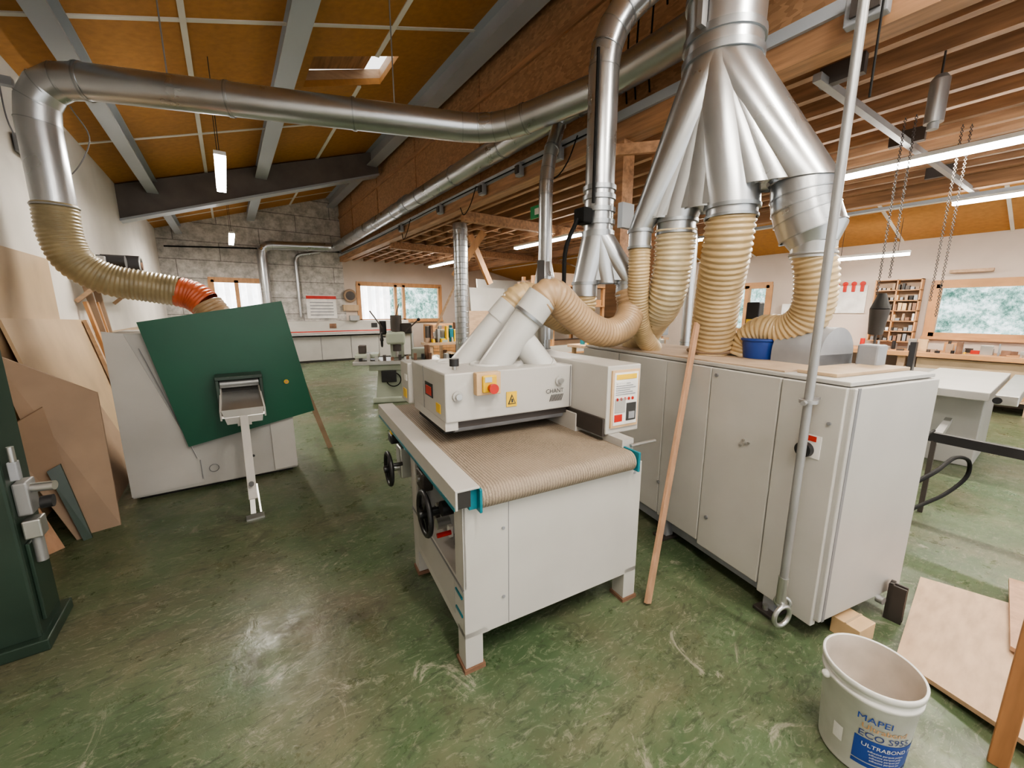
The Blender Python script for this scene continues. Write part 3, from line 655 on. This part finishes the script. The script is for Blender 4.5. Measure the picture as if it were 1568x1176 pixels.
patch(a0-R(22),a0+R(80),.07,.165,blue); patch(a0-R(22),a0+R(80),.05,.066,blue,.0004)
def cyt(ac,z0,o=.0012): return lambda x,yv:((rad(z0+yv)+o)*math.cos(ac+x/.125),(rad(z0+yv)+o)*math.sin(ac+x/.125),z0+yv)
b.text('MAPEI',.034,blue,cyt(a0-R(2),.235)); b.text('Ultrabond',.030,pine,cyt(a0+R(12),.205)); b.text('ECO S955',.034,mat('label_navy',(.03,.05,.2),.4),cyt(a0+R(14),.172))
b.text('ULTRABOND 1K',.022,paper,cyt(a0+R(24),.135))
for k in range(4): b.text('adhesive parquet polymer'[:22-k],.011,paper,cyt(a0+R(20),.118-.012*k))
patch(a0-R(50),a0-R(36),.09,.15,paper,.0004)
b.sph((.142*math.cos(a0-1.2),.142*math.sin(a0-1.2),.30),.014,bucketm)
b.done()

# ------------------------------------------------------------ right floor stuff
b=B('plywood_offcuts',(0,0,0),0)
b.slab([(2.36,-.28,0),(3.55,-.20,0),(3.6,-.62,0),(2.3,-.66,0)],(0,0,.05),lwood)
b.slab([(2.34,.25,.01),(3.22,.31,.01),(3.28,-.30,.06),(2.12,-.30,.06)],(0,0,.02),lwood)
b.slab([(2.75,-.05,.075),(3.5,-.0,.07),(3.55,-.5,.09),(2.5,-.55,.09)],(0,0,.02),slatm); b.done()
b=B('timber_stud'); b.box(2.06,2.12,-.10,-.05,0,1.3,studm,.004); b.done()
b=B('cardboard_box'); b.box(-.07,.07,-.06,.06,0,.09,kraft,.003); b.box(-.07,.07,-.004,.004,.09,.093,ply); o=b.done(); o.location=(2.38,.42,0); o.rotation_euler=(0,0,-.2)
b=B('black_steel_bracket'); b.box(2.66,2.672,.29,.36,0,.20,steeld,.002); b.box(2.69,2.702,.29,.36,0,.20,steeld,.002); b.box(2.66,2.72,.34,.36,0,.2,steeld,.002); b.done()
b=B('rubber_cable_loop')
b.hose([(2.98,.42,.62),(3.3,.35,.66),(3.75,.32,.66),(4.05,.28,.58),(4.1,.28,.45),(3.9,.34,.36),(3.5,.4,.37),(3.0,.45,.42)],.012,rubber,pitch=.1,amp=0,seg=8)
b.hose([(3.0,.5,.70),(3.4,.5,.68),(3.8,.5,.72),(4.3,.5,.70)],.010,rubber,pitch=.2,amp=0,seg=8); b.done()

b=B('sliding_table_saw')
b.box(5.6,7.6,.35,.95,.78,.86,white2,.008); b.box(5.6,7.6,.18,.32,.76,.85,bsteel,.006); b.box(6.1,7.1,.4,1.2,0,.78,white2,.01); b.box(5.75,7.4,.95,1.5,.80,.86,bsteel,.005)
b.bar((4.44,1.1,.64),(4.34,-.9,.60),.05,.07,black); b.bar((4.40,.5,.60),(5.9,.6,.5),.05,.05,bsteel); b.bar((4.40,.5,.60),(4.40,.5,0),.03,.03,steeld); b.bar((4.42,.8,.64),(5.8,.8,.72),.03,.05,bsteel)
b.box(6.3,6.4,1.0,1.05,.86,1.25,black); b.cyl((5.58,.3,.8),(5.6,.3,.8),.03,black); b.box(4.6,5.6,.9,1.3,.80,.85,bsteel,.005); b.box(4.7,4.78,1.0,1.08,0,.8,white2)
b.done()
b=B('sawhorse')
for x in (4.6,5.2):
    b.bar((x,1.4,0),(x+.1,1.7,.62),.06,.04,lwood); b.bar((x,2.0,0),(x+.1,1.75,.62),.06,.04,lwood)
b.bar((4.5,1.72,.63),(5.6,1.72,.63),.1,.06,lwood); b.bar((4.4,1.55,.7),(5.7,2.2,.7),.14,.04,lwood); b.done()
b=B('joinery_workbench'); b.box(9.6,10.42,-1.5,3.3,.82,.90,pine,.006)
for y in (-1.3,.2,1.7,3.1):
    b.box(9.7,9.8,y-.05,y+.05,0,.84,lwood); b.box(10.2,10.3,y-.05,y+.05,0,.84,lwood)
b.box(9.7,10.3,-1.3,3.1,.2,.24,lwood); b.box(9.7,9.75,.3,1.5,.3,.8,ply)
for k in range(10): b.box(9.75,10.2,-1.2+k*.42,-.95+k*.42,.24,.35+.2*random.random(),random.choice((kraft,psteel,mdf,black,paper)))
b.done()
b=B('bench_hand_tools')
muted=(steeld,black,psteel,mdf,kraft,pine,rust,bsteel,psteel,greyp,red,yellow)
for i in range(110):
    x=9.66+random.random()*.55; y=-1.3+random.random()*4.5; h=.02+random.random()**2*.2; w=.02+random.random()*.06
    if random.random()<.3: b.cyl((x,y,.90),(x,y,.90+h),w*.5,random.choice(muted),seg=10)
    else: b.box(x,x+w,y,y+w*1.8,.90,.90+h,random.choice(muted),.003)
b.done()
b=B('tool_shelf_rack'); b.box(10.44,10.49,1.7,2.35,1.02,2.18,mdf)
for k in range(7): b.box(10.28,10.44,1.7,2.35,1.02+k*.19,1.035+k*.19,pine)
for yy in (1.7,2.02,2.33): b.box(10.28,10.44,yy,yy+.02,1.02,2.18,pine)
for k in range(6):
    for j in range(9):
        y=1.73+j*.066; h=.03+random.random()*.11; b.box(10.30,10.4,y,y+.03+random.random()*.03,1.04+k*.19,1.04+k*.19+h,random.choice((kraft,psteel,black,greyp,mdf,rust,steeld,paper)))
b.done()
b=B('wall_notice'); b.box(10.47,10.49,2.5,3.1,1.55,2.1,paper)
for k in range(4): b.cyl((10.45,2.58+k*.14,2.14),(10.47,2.58+k*.14,2.14),.045,red); b.box(10.44,10.47,2.55+k*.14,2.61+k*.14,1.98,2.12,red,.01)
b.box(10.35,10.48,.9,1.4,2.25,2.3,lwood); b.box(10.47,10.49,3.2,3.5,1.4,1.9,mdf)
b.done()
b=B('hanging_chain')
def chain(b,x,y,z0,z1):
    z=z1; k=0
    while z>z0:
        b.ring((x,y,z),(1,0,0) if k%2 else (0,1,0),.009,.003,steeld,8,4); z-=.017; k+=1
for x,y,z0,z1 in ((5.0,1.12,1.75,3.25),(5.0,1.05,1.9,3.25),(5.6,.85,1.7,3.25),(5.65,.8,1.55,3.25)): chain(b,x,y,z0,z1)
b.loft((5.0,1.08,1.76),.03,(5.0,1.08,1.62),.075,dark,12,True); b.loft((5.0,1.08,1.62),.075,(5.02,1.09,1.38),.055,steeld,10,True); b.cyl((5,1.08,1.40),(5,1.08,1.3),.01,steeld); b.ring((5,1.08,1.25),(0,1,0),.04,.01,steeld); b.done()
b=B('hanging_air_silencer'); b.cyl((4.0,.75,2.84),(4.0,.75,3.10),.05,galv); b.cyl((4.0,.75,3.10),(4.0,.75,3.13),.05,psteel,r2=.03); b.cyl((4.0,.75,2.80),(4.0,.75,2.84),.03,psteel); b.cyl((4.0,.75,3.12),(4.0,.75,3.27),.006,steeld); b.done()
b=B('lumber_rack')
for x in (6.6,8.4):
    for y in (7.6,8.8): b.box(x-.04,x+.04,y-.04,y+.04,0,2.5,pine)
for z in (.5,1.1,1.7,2.2):
    b.box(6.4,8.6,7.5,8.9,z,z+.04,pine)
    for k in range(8): b.box(6.3+random.random()*.3,8.3+random.random()*.4,7.55+k*.16,7.66+k*.16,z+.04,z+.08+random.random()*.25,random.choice((lwood,pine,white,ply,mdf)))
b.done()
b=B('panel_stack'); b.slab([(5.2,9.0,.0),(6.3,9.0,.0),(6.3,9.3,2.2),(5.2,9.3,2.2)],(0,.05,0),wpipe); b.slab([(6.6,11,.0),(8.9,11,.0),(8.9,11.3,2.6),(6.6,11.3,2.6)],(0,.05,0),wpipe); b.slab([(4.9,8.9,.0),(5.9,8.85,.0),(5.9,9.1,1.6),(4.9,9.15,1.6)],(0,.03,0),lwood); b.done()
for (x,y) in ((4.6,10.0),(6.0,5.6),(8.3,6.4),(3.6,8.4)):
    b=B('workshop_bench')
    L_=1.5 if x!=3.6 else 1.2
    b.box(x,x+L_,y,y+.4 if x==3.6 else y+.8,.82,.88,lwood,.004); dpt=.4 if x==3.6 else .8
    for dx in (.08,L_-.14):
        for dy in (.05,dpt-.14): b.box(x+dx,x+dx+.07,y+dy,y+dy+.07,0,.82,lwood)
    b.box(x+.1,x+L_-.1,y+.1,y+dpt-.1,.25,.28,ply)
    for k in range(26):
        u=x+random.random()*(L_-.15); v=y+random.random()*(dpt-.15); w=.04+random.random()*.1
        b.box(u,u+w,v,v+.1,.88,.91+random.random()**2*.40,random.choice((rust,psteel,kraft,black,steeld,lgreen,teal,bsteel,yellow,mdf)),.004)
    for k in range(8):
        u=x+.15+random.random()*(L_-.4); b.box(u,u+.12,y+.12,y+.28,.28,.35+random.random()*.3,random.choice((rust,psteel,kraft,black,paper,mdf)))
    b.done()
b=B('planer_machine'); b.box(5.2,6.4,3.8,4.5,.0,.85,lgreen,.02); b.box(5.0,6.6,3.75,4.55,.85,.90,bsteel,.01); b.box(5.3,6.3,4.2,4.3,.9,1.1,bsteel,.01); b.cyl((5.8,4.0,.9),(5.8,4.0,1.35),.05,lgreen); b.box(5.6,5.95,3.9,4.15,1.2,1.45,greyp,.02); b.cyl((5.6,4.2,1.1),(5.5,4.1,1.3),.02,black); b.done()
b=B('control_box'); b.box(4.08,4.18,1.74,1.86,1.36,1.68,black,.01); b.box(4.06,4.08,1.76,1.84,1.38,1.52,yellow); b.box(4.11,4.15,1.78,1.82,0,1.36,steeld); b.done()
b=B('fuse_box'); b.box(10.36,10.49,3.55,3.95,1.35,1.75,paper,.01); b.box(10.35,10.36,3.6,3.9,1.4,1.55,greyp); b.done()
b=B('standing_extractor_pipe'); b.duct([(7.0,3.6,0),(7.0,3.6,3.2)],.09); b.duct([(4.8,2.9,0),(4.8,2.9,2.6),(4.9,3.4,3.2)],.06,fil=.2); b.cyl((7.0,3.6,1.9),(7.0,3.6,2.1),.12,galv); b.done()

# mid-ground milling machine
b=B('spindle_mill_machine',(2.40,7.05,0),R(-20))
b.box(-.42,.38,-.3,.35,0,.10,lgreen,.02); b.prism([(-.36,.1),(.30,.1),(.24,.62),(-.30,.62)],-.25,.3,lgreen)
b.box(-.70,.75,-.36,.3,.68,.75,bsteel,.01); b.box(-.45,.40,-.3,.3,.58,.68,lgreen,.01); b.box(-.68,-.28,-.2,.2,.78,.86,lgreen,.02)
b.box(-.09,.15,.05,.32,.75,1.2,lgreen,.03); b.box(-.14,.18,-.25,.3,1.02,1.24,lgreen,.04); b.cyl((.03,-.15,.9),(.03,-.15,1.50),.07,steeld); b.cyl((.03,-.15,.80),(.03,-.15,.96),.03,bsteel); b.cyl((.03,.18,1.24),(.03,.18,1.52),.10,steeld)
b.cyl((-.2,.1,1.2),(-.2,.1,1.42),.06,black); b.box(.1,.3,-.1,.1,1.2,1.38,steeld,.02)
b.wheel((-.22,-.1,1.1),(1,0,0),.12,black); b.wheel((.34,-.36,.5),(0,1,0),.10,black); b.bar((.15,-.1,1.2),(.42,-.2,1.45),.02,.02,steeld); b.bar((-.2,-.05,1.3),(-.40,0,1.6),.02,.02,steeld); b.bar((.0,-.1,1.4),(.1,-.1,1.72),.015,.015,steeld); b.sph((.42,-.2,1.45),.03,black); b.cyl((.3,.1,.74),(.3,.1,1.2),.03,bsteel); b.ring((-.05,-.33,.42),(0,1,0),.12,.009,rubber); b.box(-.25,.0,-.36,-.3,.38,.58,black,.01)
b.box(.28,.60,-.1,.2,.75,.93,lgreen,.02); b.cyl((.55,-.2,.75),(.55,-.2,1.0),.05,rust); b.box(-.62,-.5,-.1,.1,.86,1.0,steeld,.01)
for k in range(10): b.box(-.6+k*.13,-.55+k*.13,-.3,-.2,.75,.78+random.random()*.12,random.choice((steeld,bsteel,rust,black)))
b.done()
b=B('edge_banding_machine')
b.box(1.5,5.3,13.7,14.3,.06,.80,white2,.01); b.box(1.4,5.3,13.55,14.1,.85,.90,bsteel); b.box(1.45,5.2,13.75,14.35,.90,1.28,white,.015); b.box(1.45,5.2,13.745,13.755,.94,.97,red); b.box(3.9,4.1,13.74,13.76,1.05,1.2,black); b.box(2.6,2.8,13.74,13.76,1.05,1.2,rust)
for x in (2.3,3.2,4.1): b.box(x,x+.01,13.69,13.71,.06,.8,cable)
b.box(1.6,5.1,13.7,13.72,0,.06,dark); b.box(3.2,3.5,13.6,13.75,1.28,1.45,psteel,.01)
b.done()
b=B('edge_banding_machine'); b.box(-.9,1.2,12.2,12.9,.0,1.05,white2,.02); b.box(-.8,1.1,12.1,12.2,.95,1.0,bsteel); b.box(-.5,.8,12.3,12.8,1.05,1.35,white,.02); b.done()
b=B('safety_poster'); b.box(2.1,3.0,14.46,14.49,1.35,2.1,paper); b.box(2.1,3.0,14.45,14.46,1.98,2.08,red)
for k in range(5): b.box(2.2,2.9,14.45,14.46,1.45+k*.1,1.48+k*.1,greyp)
b.done()
b=B('wall_fan_vent'); b.ring((3.45,14.42,2.1),(0,1,0),.18,.04,mdf); b.cyl((3.45,14.4,2.1),(3.45,14.48,2.1),.15,steeld); b.box(3.2,3.7,14.38,14.49,1.6,1.8,ply); b.done()
b=B('wood_panel_stack'); b.box(5.6,7.2,12.6,13.4,0,1.15,pine,.01); b.box(7.6,9.6,12.8,13.6,0,1.5,ply,.01)
for k in range(9): b.box(5.55,7.25,12.59,12.6,.1+k*.12,.11+k*.12,mdf)
b.done()
b=B('wall_pipework')
b.duct([(1.9,14.42,1.4),(1.9,14.42,3.3),(2.6,14.42,3.45)],.05,fil=.2); b.hose([(-1.2,14.4,3.3),(1,14.4,3.42),(3.2,14.4,3.5)],.02,rubber,pitch=.4,amp=0,seg=8); b.done()
b=B('panel_saw'); b.box(7.8,9.3,3.0,3.6,.0,.8,lgreen,.02); b.box(7.6,9.5,2.9,3.7,.8,.86,bsteel,.01); b.box(8.2,8.5,3.2,3.4,.86,1.2,white,.02); b.box(7.7,7.8,3.0,3.5,.86,1.0,steeld); b.done()

# ------------------------------------------------------------ lights
def striplamp(x,y0,y1,z,ztop,power,w=.055):
    b=B('led_strip_lamp'); b.box(x-w,x+w,y0,y1,z+.02,z+.06,paper,.004); b.box(x-w*.9,x+w*.9,y0+.01,y1-.01,z-.015,z+.02,led)
    for y in (y0+.15,y1-.15): b.cyl((x,y,z+.05),(x,y,ztop-.02),.004,steeld,seg=6)
    b.done()
    la=bpy.data.lights.new('led_lamp','AREA'); la.shape='RECTANGLE'; la.size=w*3; la.size_y=(y1-y0); la.energy=power; la.color=(1,.92,.80)
    o=bpy.data.objects.new('led_light',la); o.location=(x,(y0+y1)/2,z-.025); sc.collection.objects.link(o)
striplamp(.11,5.5,7.0,3.2,rz(.1),60); striplamp(.25,10.7,12.3,3.2,rz(.2),90); striplamp(.6,-1.5,0.5,3.4,rz(.6),60)
striplamp(5.54,-.6,2.03,3.0,3.27,105); striplamp(5.54,5.6,7.7,3.0,3.27,120); striplamp(8.05,-1.0,1.19,3.0,3.3,65); striplamp(7.9,4.5,5.7,3.0,3.27,90); striplamp(9.05,1.7,2.75,2.5,3.1,40)
striplamp(5.54,10,12.5,3.0,3.27,150); striplamp(2.2,-1.6,.2,3.9,4.8,60)

w=bpy.data.worlds.new('World'); sc.world=w; w.use_nodes=True
bg=w.node_tree.nodes['Background']; bg.inputs[0].default_value=(.98,.97,.95,1); bg.inputs[1].default_value=1.75

# ------------------------------------------------------------ camera
cam=bpy.data.cameras.new('cam'); cam.sensor_width=36; cam.lens=605/1568*36; cam.shift_x=-.0019; cam.clip_start=.02
co=bpy.data.objects.new('camera',cam); co.location=(0,0,1.6); co.rotation_euler=(R(90-10.5),0,R(-35.5)); sc.collection.objects.link(co); sc.camera=co
try:
    sc.view_settings.view_transform='AgX'; sc.view_settings.look='AgX - Medium High Contrast'
except Exception as e: print(e)
sc.view_settings.exposure=.3
